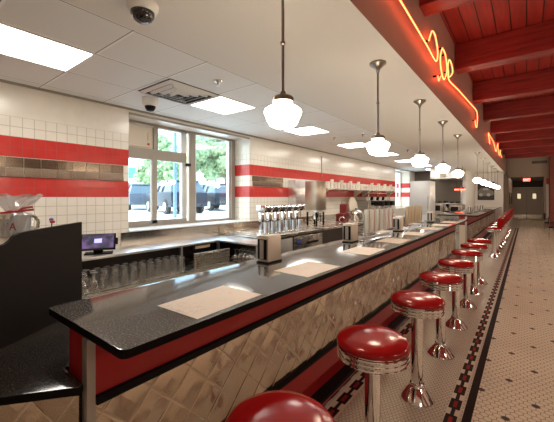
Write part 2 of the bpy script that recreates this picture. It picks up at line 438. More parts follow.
MB().box(XD, XD+.05, 3.57, 3.66, 2.13, 2.18).build('sash_latch', M['black'], win)
MB().box(XD-.03, XD-.02, 2.40, 2.95, 2.36, 2.735).box(XD-.02, XD, 2.42, 2.93, 2.38, 2.40).box(XD-.02, XD-.005, 2.86, 2.88, 2.50, 2.62, 0).build('transom_panel', M['cream'], win)
MB().box(XD-.02, XD, 2.855, 2.885, 2.42, 2.45).build('red_light', M['redplastic'], win)
MB().box(XD-.035, XD-.03, 2.40, 3.60, 1.15, 2.19).box(XD-.035, XD-.03, 3.03, 3.6, 2.36, 2.735).box(XD-.035, XD-.03, 3.79, 4.66, 1.15, 2.735).build('pane', M['pane'], win)
MB().box(XD, XW+.03, 2.32, 4.82, 1.09, 1.105).build('window_sill', M['white'], win)
w2 = bars([(14.0, 14.08, 1.09, 2.775), (14.98, 15.1, 1.09, 2.775), (16.0, 16.1, 1.09, 2.775), (14.08, 16.0, 1.09, 1.16), (14.08, 16.0, 2.72, 2.775)]).build('window_2', M['white'], smooth=False); struct(w2)
MB().box(XD-.035, XD-.03, 14.08, 16.0, 1.16, 2.72).build('pane', M['pane'], w2)
MB().box(XW-.02, XW+.006, 2.32, 4.82, 2.745, 2.775).build('trim_3', M['frame'], smooth=False)['kind'] = 'structure'
# crown line where the wall meets the ceiling
struct(MB().box(XW, XW+.02, Y0, 17, ZC-.025, ZC).build('trim_4', M['frame'], smooth=False))

# beams
for i in range(12):
    y = 3.56+2.1*i-4.2
    if y > 21.4: break
    o = MB().box(-.885, XR-.005, y, y+.25, 3.56, 3.945).build('ceiling_beam', M['beam'], bevel=.012, smooth=False)
    tag(o, None, 'ceiling beam', 'red ceiling beams')
    o['label'] = ('red stained timber beam spanning the dining side ceiling, %s from the front door end' % ORD[i]).replace('front door end', 'near end')

# ------------------------------------------------------------------ counters
def edge_black(o):
    for p in o.data.polygons:
        if p.normal.z < .9: p.material_index = 1
    return o
def round_poly(x0, x1, y0, y1, r, corners=(1, 1, 1, 1)):
    pts = []
    for (cx, cy, a0, on) in ((x1-r, y0+r, -90, corners[0]), (x1-r, y1-r, 0, corners[1]), (x0+r, y1-r, 90, corners[2]), (x0+r, y0+r, 180, corners[3])):
        if on:
            for k in range(6): a = R(a0+18*k); pts.append((cx+r*math.cos(a), cy+r*math.sin(a)))
        else: pts.append((cx+(r if a0 in (-90, 0) else -r), cy+(r if a0 in (0, 90) else -r)))
    return pts
def counter(y0, y1, xb, name, label, endm):
    t = thing(name, (-1.4, y0, 0), label, 'counter'); ox, oy = 1.4, -y0
    def B(x0, x1, a, b, z0, z1): return (x0+ox, x1+ox, a+oy, b+oy, z0, z1)
    edge_black(MB().prism([(p[0]+ox, p[1]+oy) for p in round_poly(xb, -1.045, y0, y1, .03)], 1.042, 1.075).build('countertop', [M['granite'], M['granite_edge']], t, bevel=.004))
    MB().box(*B(-1.50, -1.325, y0+.012, y1-.012, 0, 1.04)).build('knee_wall', M['black'], t, smooth=False)
    MB().box(*B(-1.325, -1.317, y0+.03, y1-.03, .815, 1.04)).build('red_band', M['redlam'], t, smooth=False)
    MB().box(*B(-1.495, -1.345, y0+.004, y0+.012, .815, 1.04)).build('end_band', M['redlam'], t, smooth=False)
    MB().box(*B(-1.495, -1.345, y0+.004, y0+.012, .01, .80)).build('end_panel', endm, t, smooth=False)
    MB().box(*B(-1.325, -1.300, y0+.03, y1-.03, .780, .813)).build('upper_trim', M['black'], t, bevel=.003)
    MB().box(*B(-1.325, -1.319, y0+.03, y1-.03, .335, .780)).build('quilted_panel', M['quilt'], t, smooth=False)
    MB().box(*B(-1.325, -1.300, y0+.03, y1-.03, .292, .335)).build('lower_trim', M['black'], t, bevel=.003)
    MB().prism([(-1.325+ox, .290), (-1.305+ox, .290), (-1.285+ox, .17), (-1.31+ox, .05), (-1.325+ox, .05)], y0+.03+oy, y1-.03+oy, 'y').build('kick_panel', M['redlam'], t, smooth=False)
    MB().box(*B(-1.325, -1.222, y0+.03, y1-.03, .001, .045)).build('plinth', M['black'], t, smooth=False)
    MB().box(*B(-1.222, -1.192, y0+.03, y1-.03, .001, .030)).build('plinth_edge', M['chrome'], t, bevel=.006)
    MB().box(*B(-1.352, -1.306, y0-.004, y0+.028, 0, 1.04)).build('corner_post', M['post'], t, bevel=.004)
    MB().box(*B(-1.345, -1.300, y1-.03, y1, 0, 1.04)).build('corner_post', endm, t, bevel=.006)
    return t
counter(.527, 8.45, -1.742, 'lunch_counter', 'long lunch counter with dark granite top, red band and quilted steel front', M['quilt'])
counter(10.27, 20.15, -2.06, 'lunch_counter', 'farther lunch counter beyond the gap, ending at the wall with the framed photograph', M['cream'])

# ------------------------------------------------------------------ stools
def make_stool(back=False):
    t = thing('bar_stool', (0, 0, 0), 'x', 'stool', 'red stools along the near counter' if not back else 'red backed stools along the far counter')
    MB().lathe([(0, 0), (.130, 0), (.134, .006), (.132, .014), (.060, .092), (.056, .10), (.054, .115), (0, .115)], seg=12).build('base', M['chrome'], t)
    MB().lathe([(0, .115), (.043, .115), (.043, .665), (.06, .67), (0, .67)], seg=24).build('column', M['chrome'], t)
    prof = [(0, .67), (.165, .670), (.178, .672)]
    for i in range(3):
        z = .673+i*.023; prof += [(.183, z+.001), (.193, z+.006), (.195, z+.011), (.193, z+.016), (.183, z+.021)]
    prof += [(.186, .744), (0, .744)]
    MB().lathe(prof, seg=48).build('seat_ring', M['chrome'], t)
    MB().lathe([(0, .744), (.188, .744), (.197, .749), (.200, .758), (.196, .772), (.178, .786), (.135, .798), (.07, .805), (0, .807)], seg=48).build('seat_cushion', M['red'], t)
    if back:
        b = MB()
        pts = []
        for k in range(9):
            a = R(-62+124*k/8); pts.append((math.cos(a), math.sin(a)))
        poly = [(p[0]*.215, p[1]*.215) for p in pts] + [(p[0]*.185, p[1]*.17) for p in pts[::-1]]
        b.prism(poly, .80, 1.04).build('backrest', M['red'], t, bevel=.015)
        for s in (-1, 1): MB().tube([(.175, s*.07, .69), (.195, s*.07, .75), (.19, s*.07, .82)], .009).build('back_support', M['chrome'], t)
    return t
SY = [.90, 1.76, 2.69, 3.58, 4.46, 5.36, 6.19, 6.95]
lab = ['backless red stool nearest the camera, cut off by the bottom edge', 'backless red stool whose whole seat shows beside the second placemat'] 
s0 = make_stool()
for i, y in enumerate(SY):
    o = s0 if i == 0 else dup(s0)
    o.location = (-.683, y, 0); o.scale.z = 1.015
    o['label'] = ('round red stool on chrome pedestal, %s from the near end of the row' % ORD[i]) if i else 'round red stool nearest the camera, seat cut off below'
sb = make_stool(True)
for i in range(11):
    o = sb if i == 0 else dup(sb)
    o.location = (-.672, 10.15+.88*i, 0); o.rotation_euler.z = R((i*37) % 11-5)
    o['label'] = 'red stool with low backrest at the far counter, %s counting away from the camera' % ORD[i]

# ------------------------------------------------------------------ placemats
for i, y in enumerate([.85, 1.73, 2.70, 3.58, 4.48, 5.36, 6.22, 7.05]):
    t = MB().box(-.14, .14, -.21, .21, 0, .0012).build('placemat', M['paper'], smooth=False)
    t.location = (-1.22, y+.21, 1.0752); t.rotation_euler.z = R([1.5, -2, 1, 0, 2, -1, 1, 0][i])
    tag(t, 'printed pale paper placemat on the counter, %s from the near end' % ORD[i], 'placemat', 'paper placemats along the counter')

# ------------------------------------------------------------------ napkin dispensers
def dispenser():
    t = thing('napkin_dispenser', (0, 0, 0), 'x', 'napkin dispenser', 'chrome napkin dispensers on the counters')
    MB().box(-.055, .055, -.082, .082, .016, .205).build('body', M['steel_s'], t, bevel=.01)
    MB().box(-.042, .042, -.0885, -.082, .035, .185).build('napkin_slot', M['black'], t, bevel=.002)
    MB().box(-.018, .018, -.092, -.0885, .04, .18).build('napkins', M['steel_l'], t)
    MB().box(-.042, .042, .082, .0885, .035, .185).build('napkin_slot', M['black'], t)
    MB().box(-.060, .060, -.085, .085, 0, .016).build('base', M['black'], t, bevel=.003)
    MB().box(-.050, .050, -.076, .076, .205, .211).build('lid', M['steel_s'], t, bevel=.002)
    return t
d0 = dispenser()
for i, (x, y, l) in enumerate([(-1.575, 1.94, 'chrome napkin dispenser nearest the camera, on the inner edge of the counter'),
        (-1.56, 3.36, 'napkin dispenser just before the first menu rack'), (-1.50, 4.86, 'napkin dispenser standing between the two menu racks'),
        (-1.53, 7.05, 'napkin dispenser alone beyond the second menu rack'), (-1.42, 11.75, 'napkin dispenser nearest the end of the far counter'),
        (-1.36, 12.9, 'middle one of three napkin dispensers on the far counter'), (-1.30, 13.9, 'farthest napkin dispenser, on the far counter below the framed photograph')]):
    o = d0 if i == 0 else dup(d0)
    o.location = (x, y, 1.0755); o['label'] = l

# ------------------------------------------------------------------ menu racks
def menu_rack(y0, n, pitch, mcol, rlabel, mlabel, grp, h=.29):
    t = thing('menu_rack', (-1.47, y0, 1.0755), rlabel, 'menu rack'); L = n*pitch
    for yy in (0, L): MB().box(-.045, .045, yy-.03, yy+.03, 0, .008).build('foot', M['chrome'], t, bevel=.002)
    for yy in (0, L): MB().tube([(0, yy, .005), (0, yy, .30)], .008).build('post', M['chrome'], t)
    MB().box(-.035, .035, 0, L, .055, .063).box(.033, .036, 0, L, .063, .09).box(-.036, -.033, 0, L, .063, .09).build('tray', M['chrome'], t)
    for i in range(n):
        m = thing('menu', (-1.47, y0+pitch*(i+.5), 1.1395), mlabel % ORD[i], 'menu', grp)
        m.rotation_euler = (R(-4), 0, R(6))
        MB().box(-.014, .014, -pitch*.43, pitch*.25, 0, h-.004*(i % 2)).build('cover', mcol, m, bevel=.002)
        MB().box(-.015, .015, pitch*.26, pitch*.40, 0, h-.004).build('spine', M['redlam'] if mcol == M['menu'] else M['dchrome'], m)
    return t
menu_rack(3.52, 6, .165, M['menu'], 'long chrome menu rack on the counter holding pale glossy menus', 'pale glossy menu with red spine, %s from the near end of its rack', 'pale menus in the first rack')
menu_rack(5.10, 6, .165, M['menub'], 'chrome menu rack farther down the counter holding tan menus', 'tan menu in the farther rack, %s from the near end', 'tan menus in the second rack')

# ------------------------------------------------------------------ pendants
def pendant():
    t = thing('pendant_lamp', (0, 0, 0), 'x', 'pendant lamp', 'schoolhouse pendant lamps over the counters')
    MB().lathe([(0, .88), (.075, .88), (.076, .865), (.05, .845), (.022, .82), (.014, .79), (.01, .78), (0, .78)], seg=24).build('canopy', M['dchrome'], t)
    MB().tube([(0, 0, .19), (0, 0, .80)], .0085, 10).build('rod', M['dchrome'], t)
    MB().lathe([(.0085, .487), (.014, .49), (.014, .505), (.0085, .508)], seg=12).build('rod_joint', M['dchrome'], t)
    MB().lathe([(0, .215), (.016, .215), (.018, .195), (.05, .188), (.062, .178), (.063, .155), (.058, .150), (0, .150)], seg=24).build('fitter', M['dchrome'], t)
    MB().lathe([(.050, .152), (.053, .142), (.058, .135), (.083, .124), (.104, .108), (.107, .095), (.100, .075), (.088, .045), (.074, .020), (.055, .009), (.03, .004), (0, .003)], seg=28).build('glass_shade', M['globe'], t)
    return t
p0 = pendant(); PY = [-.02, 1.475, 2.957, 4.45, 5.90, 7.37, 8.9, 10.6, 12.2, 13.8, 15.4, 17.0, 18.6]
for i, y in enumerate(PY):
    if i in (0, 6): continue
    o = p0 if i == 1 else dup(p0)
    o.location = (-1.098, y, 1.968 if i != 1 else 1.968)
    o.scale.z = (ZC-.001-1.968)/.88
for i, o in enumerate([p0] + [x for x in C.collection.objects if x.name.startswith('pendant_lamp.')]):
    o['label'] = 'white glass schoolhouse pendant lamp on brown rod, %s from the camera' % ORD[i]

# ------------------------------------------------------------------ ceiling lights, vent, cameras, detectors
def clight():
    t = thing('ceiling_light', (0, 0, 0), 'x', 'ceiling light', 'square ceiling light panels')
    MB().quad([(-.30, -.315, -.004), (.30, -.315, -.004), (.30, .315, -.004), (-.30, .315, -.004)]).build('diffuser', M['lpanel'], t, smooth=False)
    b = MB()
    for r in ((-.32, -.30, -.335, .335), (.30, .32, -.335, .335), (-.30, .30, -.335, -.315), (-.30, .30, .315, .335)): b.box(r[0], r[1], r[2], r[3], -.010, -.001)
    b.build('frame', M['white'], t, smooth=False); return t
l0 = clight()
for i in range(9):  # the last two panels are added to brighten the far white wall
    o = l0 if i == 0 else dup(l0)
    o.location = (-3.29, .93+2.125*i, ZC)
    o['label'] = 'lit square light panel in the tiled ceiling, %s from the camera' % ORD[i]
t = thing('ceiling_vent', (-3.29, 2.345, ZC), 'square steel air diffuser in the ceiling beside the second light panel', 'air vent')
MB().box(-.32, .32, -.345, .345, -.006, -.001).build('back_plate', M['dark'], t, smooth=False)
for i, r in enumerate((.31, .235, .16, .085)):
    q = MB(); z = -.008-.004*i
    for sx in (-1, 1):
        q.prism([(sx*r, z), (sx*(r-.035), z-.022), (sx*(r-.04), z-.022), (sx*(r-.004), z+.003)], -r*1.07, r*1.07, 'y')
        q.prism([(sx*r*1.07, z), (sx*(r*1.07-.035), z-.022), (sx*(r*1.07-.04), z-.022), (sx*(r*1.07-.004), z+.003)], -r, r, 'x')
    q.build('louvre', M['white'], t, smooth=False)
t.children

t = thing('dome_camera', (-1.98, 1.13, ZC), 'black glossy dome camera in white ring on the ceiling near the camera', 'security camera')
MB().lathe([(0, -.001), (.10, -.001), (.098, -.02), (.085, -.045), (.078, -.05), (0, -.05)], seg=32).build('housing', M['white'], t)
MB().lathe([(.074, -.05), (.072, -.07), (.058, -.095), (.035, -.11), (0, -.116)], seg=32).build('dome', mat('smoked_dome', (.01, .01, .012), .06, spec=1), t)
t = thing('dome_camera', (-3.78, 2.26, ZC), 'small white dome camera with dark eye, on the ceiling before the window', 'security camera')
MB().lathe([(0, -.001), (.10, -.001), (.098, -.06), (.09, -.085), (.07, -.10), (0, -.10)], seg=28).build('housing', M['white'], t)
MB().lathe([(.066, -.10), (.062, -.125), (.042, -.155), (0, -.168)], seg=24).build('dome', M['black'], t)
for i, (x, y, l) in enumerate([(-2.63, 2.36, 'small chrome sprinkler head on the ceiling between vent and second light panel'), (-3.22, 4.1, 'small ceiling sprinkler just before the third light panel'),
        (-3.2, 6.1, 'small ceiling sprinkler before the fourth light panel'), (-2.57, 6.1, 'small sprinkler at the edge of the plain ceiling, level with the second pendant'), (-2.5, 8.88, 'small sprinkler farthest down the ceiling')]):
    t = thing('sprinkler', (x, y, ZC), l, 'sprinkler', 'ceiling sprinklers')
    MB().lathe([(0, -.001), (.045, -.001), (.04, -.012), (.012, -.02), (0, -.02)], seg=20).build('escutcheon', M['chrome'], t)
    MB().lathe([(0, -.02), (.012, -.02), (.01, -.045), (.022, -.048), (.022, -.052), (0, -.052)], seg=12).build('nozzle', M['dchrome'], t)

# ------------------------------------------------------------------ neon script on the soffit
def smooth_pts(p, n=6):
    out = []
    for i in range(len(p)-1):
        a = p[max(i-1, 0)]; b = p[i]; c_ = p[i+1]; d = p[min(i+2, len(p)-1)]
        for k in range(n):
            t = k/n
            out.append(tuple(.5*((2*b[j])+(-a[j]+c_[j])*t+(2*a[j]-5*b[j]+4*c_[j]-d[j])*t*t+(-a[j]+3*b[j]-3*c_[j]+d[j])*t**3) for j in (0, 1)))
    out.append(p[-1]); return out
XN = -.835
def neon(name, loc, label, tubes):
    t = thing(name, (-.889, loc, 3.0), label, 'neon sign')
    for i, (pts, mk, closed) in enumerate(tubes):
        q = smooth_pts(pts+([pts[0]] if closed else []))
        MB().tube([(XN+.889, y-loc, z-3.0) for y, z in q], .0075, 6).build('neon_tube', M[mk], t)
        for e in (pts[0], pts[-1]): MB().tube([(.003, e[0]-loc, e[1]-3.0), (XN+.889-.008, e[0]-loc, e[1]-3.0)], .012).build('tube_support', M['black'], t)
    return t
neon('neon_sign', 3, 'long orange neon line with looping script lettering on the soffit', [
    ([(1.0, 3.245), (1.975, 3.237), (2.752, 3.222), (3.658, 3.185), (4.10, 3.16), (4.20, 3.30), (4.077, 3.435), (3.928, 3.439), (3.834, 3.358), (3.758, 3.267)], 'neonhot', False),
    ([(4.464, 3.443), (4.347, 3.296), (4.381, 3.16), (4.524, 3.078), (4.65, 3.127), (4.768, 3.281), (4.65, 3.426)], 'neonhot', True),
    ([(4.20, 3.02), (4.263, 2.978), (4.35, 3.05), (4.45, 3.10)], 'neon', False),
    ([(4.87, 3.205), (4.83, 3.336), (4.92, 3.451), (5.10, 3.44), (5.179, 3.367), (5.035, 3.267), (4.88, 3.20)], 'neonhot', False),
    ([(4.85, 3.266), (4.92, 3.169), (5.732, 3.239), (7.168, 3.344), (7.9, 3.392), (8.10, 3.311), (8.003, 3.073), (7.80, 3.05), (7.72, 3.15)], 'neonhot', False)])
neon('neon_sign', 10.6, 'second orange neon script farther along the soffit', [
    ([(10.605, 3.346), (10.85, 3.2), (10.993, 3.101)], 'neonhot', False),
    ([(10.605, 3.35), (11.5, 3.34), (12.379, 3.317), (13.4, 3.15), (13.8, 3.30), (14.289, 3.531), (14.5, 3.3), (15.2, 3.2), (15.6, 3.45), (15.9, 3.3), (16.855, 3.274)], 'neonhot', False)])

# ------------------------------------------------------------------ black partition, low counter, mug
lc = thing('service_counter', (-1.6, .4, 0), 'low black counter wing in the bottom left corner, joined to the lunch counter', 'counter')
poly = [(-1.309, .50), (-1.325, .518), (-1.51, .519), (-1.51, 1.0), (-2.75, 1.0), (-2.75, -.9), (-2.35, -.9), (-1.478, .29), (-1.33, .478)]
edge_black(MB().prism([(p[0]+1.6, p[1]-.4) for p in poly], .842, .875).build('countertop', [M['granite_d'], M['granite_edge']], lc, bevel=.006))
ins = [(-1.345, .51), (-1.51, .515), (-1.51, .98), (-2.7, .98), (-2.7, -.85), (-2.36, -.83), (-1.50, .30)]
MB().prism([(p[0]+1.6, p[1]-.4) for p in ins], .0, .842).build('cabinet_front', M['quilt'], lc, smooth=False)
# partition stands on the low counter
A = Vector((-1.92, .397)); dv = Vector((-.22, .357)); nrm = Vector((-.85, -.525))
pt = thing('partition', (A.x, A.y, .8752), 'tall black partition panel on the low counter at the left edge', 'partition')
def pan(tz, off0, off1, zb):
    bm = MB(); lo, hi = [], []
    for o_, L in ((off0, lo), (off1, hi)):
        top = [(dv*t_+nrm*o_, z_-.8752) for t_, z_ in tz]; bot = [(dv*t_+nrm*o_, zb) for t_, z_ in tz]
        L.append([bm.bm.verts.new((p.x, p.y, z_)) for p, z_ in top]); L.append([bm.bm.verts.new((p.x, p.y, z_)) for p, z_ in bot])
    n = len(tz)
    for i in range(n-1):
        for a, b in ((lo[0], lo[1]), (hi[0], hi[1]), (lo[0], hi[0]), (lo[1], hi[1])): bm.bm.faces.new((a[i], a[i+1], b[i+1], b[i]))
    for i in (0, n-1): bm.bm.faces.new((lo[0][i], lo[1][i], hi[1][i], hi[0][i]))
    return bm
tz = [(-2.0, 1.34), (-1, 1.345), (0, 1.354), (.08, 1.360), (.13, 1.372), (.19, 1.394), (.26, 1.404), (.6, 1.412), (1.275, 1.424)]
pan(tz, 0, .02, 0).build('front_panel', M['panel'], pt, smooth=False)
pan([(-1.6, 1.345), (1.0, 1.345)], .022, .45, 0).build('cabinet', M['dark'], pt, smooth=False)
pan([(-1.6, 1.352), (1.0, 1.352)], .022, .46, .4702).build('shelf_top', M['cream'], pt, smooth=False)
zs = 1.3525
mg = thing('gift_mug', (-2.34, .555, zs), 'glass gift mug wrapped in cellophane with red ribbon', 'mug', rz=R(38))
MB().lathe([(0, .0), (.062, .0), (.068, .006), (.074, .06), (.075, .13), (.071, .13), (.068, .07), (.062, .012), (0, .010)], seg=28).build('body', mat('grey_mug_glaze', (.50, .56, .62), .15), mg)
MB().tube([(.072, .0, .11), (.105, 0, .118), (.130, 0, .09), (.128, 0, .055), (.10, 0, .03), (.072, 0, .035)], .009).build('handle', M['steel'], mg)
cb = MB(); rr = random.Random(3)
prof = [(.078, 0.0), (.084, .06), (.080, .125), (.035, .145), (.06, .17), (.10, .20), (.125, .235)]
rings = []
for r, z in prof:
    rings.append([cb.bm.verts.new(((r+rr.uniform(-.012, .012)*(1+z*8)*.6)*math.cos(2*PI*i/26)*1.0, (r+rr.uniform(-.012, .012)*(1+z*8)*.6)*math.sin(2*PI*i/26), z+rr.uniform(-.006, .02)*(z > .15))) for i in range(26)])
for a, b in zip(rings, rings[1:]):
    for i in range(26): cb.bm.faces.new((a[i], a[(i+1) % 26], b[(i+1) % 26], b[i]))
cb.build('cellophane', M['cello'], mg, smooth=False)
MB().lathe([(.036, .138), (.043, .140), (.043, .150), (.036, .152)], seg=20).build('ribbon', M['ribbon'], mg)
MB().tube([(.04, -.03, .145), (.08, -.05, .165), (.12, -.03, .170), (.11, -.01, .155), (.05, -.03, .148)], .006, 6).tube([(.03, -.05, .145), (-.05, -.09, .135), (-.10, -.06, .13)], .006, 6).build('bow', M['ribbon'], mg)
MB().box(-.035, .03, -.085, -.082, .105, .135).build('gift_tag', M['cup'], mg)
text('MA', .06, M['mugprint'], mg, 'printed_letters', (.02, -.0765, .06), (PI/2, 0, 0))
bk = MB().box(-.10, .10, -.06, .06, 0, .012).build('booklet', M['blue'], bevel=.002)
bk.location = (-2.17, .28, zs); bk.rotation_euler.z = R(-20); tag(bk, 'blue booklet lying beside the wrapped gift mug', 'booklet')
fl = thing('pick_flower', (-2.36, .74, zs), 'tiny blue and red flower pick standing beside the mug handle', 'decoration')
MB().tube([(0, 0, 0), (0, 0, .075)], .003, 6).build('stem', M['black'], fl)
MB().lathe([(0, .062), (.014, .066), (.014, .078), (0, .082)], .012, 0, seg=10).build('red_petal', M['redplastic'], fl)
MB().lathe([(0, .078), (.012, .082), (.012, .092), (0, .098)], -.006, 0, seg=10).build('blue_petal', M['bluelogo'], fl)
MB().lathe([(0, .07), (.010, .072), (.010, .08), (0, .084)], -.015, 0, seg=10).build('white_petal', M['white'], fl)

# ------------------------------------------------------------------ back counter along the wall
bc = thing('back_counter', (-4.1, 1.0, 0), 'stainless back counter with glass shelf below the window wall', 'counter')
def bb(x0, x1, y0, y1, z0, z1): return (x0+4.1, x1+4.1, y0-1.0, y1-1.0, z0, z1)
MB().box(*bb(XW+.002, -3.87, -.5, 3.50, .868, .90)).box(*bb(XW+.002, -3.05, 3.50, 3.98, .868, .90)).build('worktop', M['steel_l'], bc, bevel=.008)
MB().box(*bb(XW+.003, XW+.02, 2.2, 3.98, .90, 1.085)).build('backsplash', M['steel_w'], bc, smooth=False)
MB().box(*bb(XW+.002, -3.58, -.5, 3.95, .555, .585)).box(*bb(-3.60, -3.05, 3.50, 3.95, .555, .585)).build('glass_shelf', M['steel'], bc, bevel=.005)
MB().box(*bb(XW+.002, -3.60, -.5, 3.95, .0, .555)).build('base_cabinet', M['steel'], bc, smooth=False)
for yy in (-.4, 2.80, 3.50):
    MB().box(*bb(-3.93, -3.89, yy, yy+.03, .585, .868)).build('shelf_divider', M['steel_l'], bc)
MB().box(*bb(-3.10, -3.07, 3.51, 3.54, 0, .868)).build('leg', M['steel_l'], bc)
MB().box(*bb(XW+.003, -4.38, -.5, 3.9, .585, .868)).build('rear_panel', M['dark'], bc, smooth=False)
# under-counter card reader box
t = thing('pager_box', (-3.94, 3.20, .79), 'small dark box with tan label hung under the worktop edge', 'box')
MB().box(-.05, .05, -.19, .19, 0, .077).build('body', M['black'], t, bevel=.004)
MB().box(.05, .053, -.15, .13, .018, .062).build('tan_label', M['menub'], t)
# glasses
def glass(kind):
    t = {'name': kind}
    if kind == 'tumbler':
        pr = [(.040, 0), (.043, .002), (.038, .06), (.034, .13), (.030, .165), (.034, .175), (.034, .185), (0, .185)]
    elif kind == 'goblet':
        pr = [(.040, 0), (.044, .05), (.032, .09), (.012, .115), (.009, .15), (.012, .165), (.038, .180), (.038, .185), (0, .187)]
    else:
        pr = [(.024, 0), (.024, .08), (.027, .15), (.029, .195), (.027, .20), (0, .20)]
    return pr
gm = {}
def put_glass(kind, x, y, label, grp, cat):
    if kind not in gm:
        o = MB().lathe(glass(kind), seg=16).build('drinking_glass' if kind != 'malt' else 'steel_tumbler', M['glass'] if kind != 'malt' else M['steel']); gm[kind] = o
    else:
        o = gm[kind].copy(); C.collection.objects.link(o)
    o.location = (x, y, .5855); tag(o, label, cat, grp)
RN = ['front', 'middle', 'back']
for row in range(3):
    for i in range(13):
        put_glass('tumbler' if i > 2 else 'goblet', -3.68-.1*row, 1.32+.112*i+.03*(row % 2), 'clear upturned glass left of the shelf divider, %s from the left in the %s row' % (ORD[i], RN[row]), 'clear glasses left of the divider', 'glass')
for i in range(11):
    put_glass('malt', -3.67, 2.885+.062*i, 'tall steel malt cup below the small dark box, %s from the left' % ORD[i], 'steel malt cups under the counter', 'cup')
for row in range(2):
    for i in range(7):
        put_glass('goblet', -3.60+.088*i, 3.60+.14*row, 'stemmed sundae glass under the counter corner, %s from the left in the %s row' % (ORD[i], RN[row*2]), 'sundae glasses under the counter corner', 'glass')

# tablet till
tb = thing('tablet_till', (-4.08, 1.76, .9005), 'touchscreen till tablet with purple screen on black stand', 'till', rz=R(62))
MB().box(-.14, .16, -.09, .09, 0, .014).build('stand_base', M['black'], tb, bevel=.004)
MB().box(-.05, .05, -.03, .03, .014, .09).build('stand_neck', M['black'], tb, bevel=.004)
body = MB().box(-.19, .19, -.012, .012, -.13, .13).xf(Matrix.Translation((0, -.01, .14)) @ Matrix.Rotation(R(-52), 4, 'X')).build('tablet_body', M['black'], tb, bevel=.004)
MB().box(-.168, .168, -.014, -.0122, -.115, .115).xf(Matrix.Translation((0, -.01, .14)) @ Matrix.Rotation(R(-52), 4, 'X')).build('screen', M['screen'], body, smooth=False)
MB().box(-.04, .04, -.0155, -.0142, -.03, .04).xf(Matrix.Translation((0, -.01, .14)) @ Matrix.Rotation(R(-52), 4, 'X')).build('screen_icon', M['icon'], body, smooth=False)
MB().box(.18, .215, -.02, .02, -.04, .04).xf(Matrix.Translation((0, -.01, .14)) @ Matrix.Rotation(R(-52), 4, 'X')).build('card_reader', M['black'], tb, bevel=.006)

# steel strip courses in the tile wall
for nm, y0, y1, lb in (('steel_rail', .0, 2.24, 'long mirrored steel strip between the red tile bands, left of the window'), ('steel_rail', 4.90, 5.95, 'short mirrored steel strip between the red tile bands, right of the window')):
    t = thing(nm, (XW, y0, 1.80), lb, 'wall strip'); n = int(round((y1-y0)/.16))
    b1 = MB(); b2 = MB(); L = (y1-y0)/n
    for i in range(n):
        b1.box(.002, .014, i*L+.003, (i+1)*L-.003, .105, .213)
        b2.prism([(.002, .004), (.022, .004), (.012, .100), (.002, .100)], i*L+.003, (i+1)*L-.003, 'y')
    b1.build('upper_course', steel('dark_mirror_steel', (.22, .17, .13), .2), t, smooth=False)
    b2.build('lower_course', M['steel_w'], t, smooth=False)

# ------------------------------------------------------------------ prep block with mixers
pb = thing('prep_counter', (-3.8, 4.0, 0), 'stainless prep counter with cabinet front behind the menus and mixers', 'counter')
def qb(x0, x1, y0, y1, z0, z1): return (x0+3.8, x1+3.8, y0-4.0, y1-4.0, z0, z1)
MB().box(*qb(XW+.002, -3.22, 3.99, 9.6, .905, .95)).build('worktop', M['steel'], pb, bevel=.008)
MB().box(*qb(XW+.01, -3.30, 4.02, 9.58, .08, .905)).build('cabinet', M['dark'], pb, smooth=False)
MB().box(*qb(-3.30, -3.28, 4.75, 5.75, .42, .86)).build('drawer_front', M['steel'], pb, bevel=.004)
MB().box(*qb(-3.28, -3.255, 5.15, 5.55, .70, .74)).build('drawer_handle', M['black'], pb)
MB().box(*qb(-3.28, -3.275, 4.85, 4.95, .72, .80)).build('badge', M['bluelogo'], pb)
MB().box(*qb(-3.30, -3.28, 4.04, 4.7, .1, .86)).build('cabinet_door', M['steel_l'], pb, bevel=.004)
MB().box(*qb(-3.30, -3.28, 7.2, 9.5, .1, .86)).build('cabinet_door', M['steel'], pb, bevel=.004)
MB().box(*qb(XW+.002, -4.40, 3.99, 9.6, .95, 1.085)).build('backsplash', M['steel_w'], pb, smooth=False)
def mixer():
    t = thing('malt_mixer', (0, 0, 0), 'x', 'mixer', 'row of malt mixers')
    MB().box(-.10, .09, -.085, .085, 0, .035).build('base', M['chrome'], t, bevel=.008)
    MB().box(-.09, -.03, -.035, .035, .035, .38).build('column', M['chrome'], t, bevel=.008)
    MB().box(-.10, .085, -.088, .088, .375, .49).build('motor_head', M['chrome'], t, bevel=.012)
    MB().box(.085, .09, -.05, .03, .40, .46).build('face_plate', M['photo_d'], t)
    MB().tube([(.035, 0, .375), (.035, 0, .10)], .006).build('spindle', M['chrome'], t)
    MB().lathe([(0, .035), (.038, .035), (.046, .20), (.049, .205), (.044, .20), (.034, .045), (0, .045)], .035, 0, seg=20).build('mixing_cup', M['steel_l'], t)
    return t
m0 = mixer()
for i in range(6):
    o = m0 if i == 0 else dup(m0)
    o.location = (-3.45, 4.12+.205*i, .9505); o['label'] = 'chrome malt mixer with steel cup, %s from the near end of the row' % ORD[i]
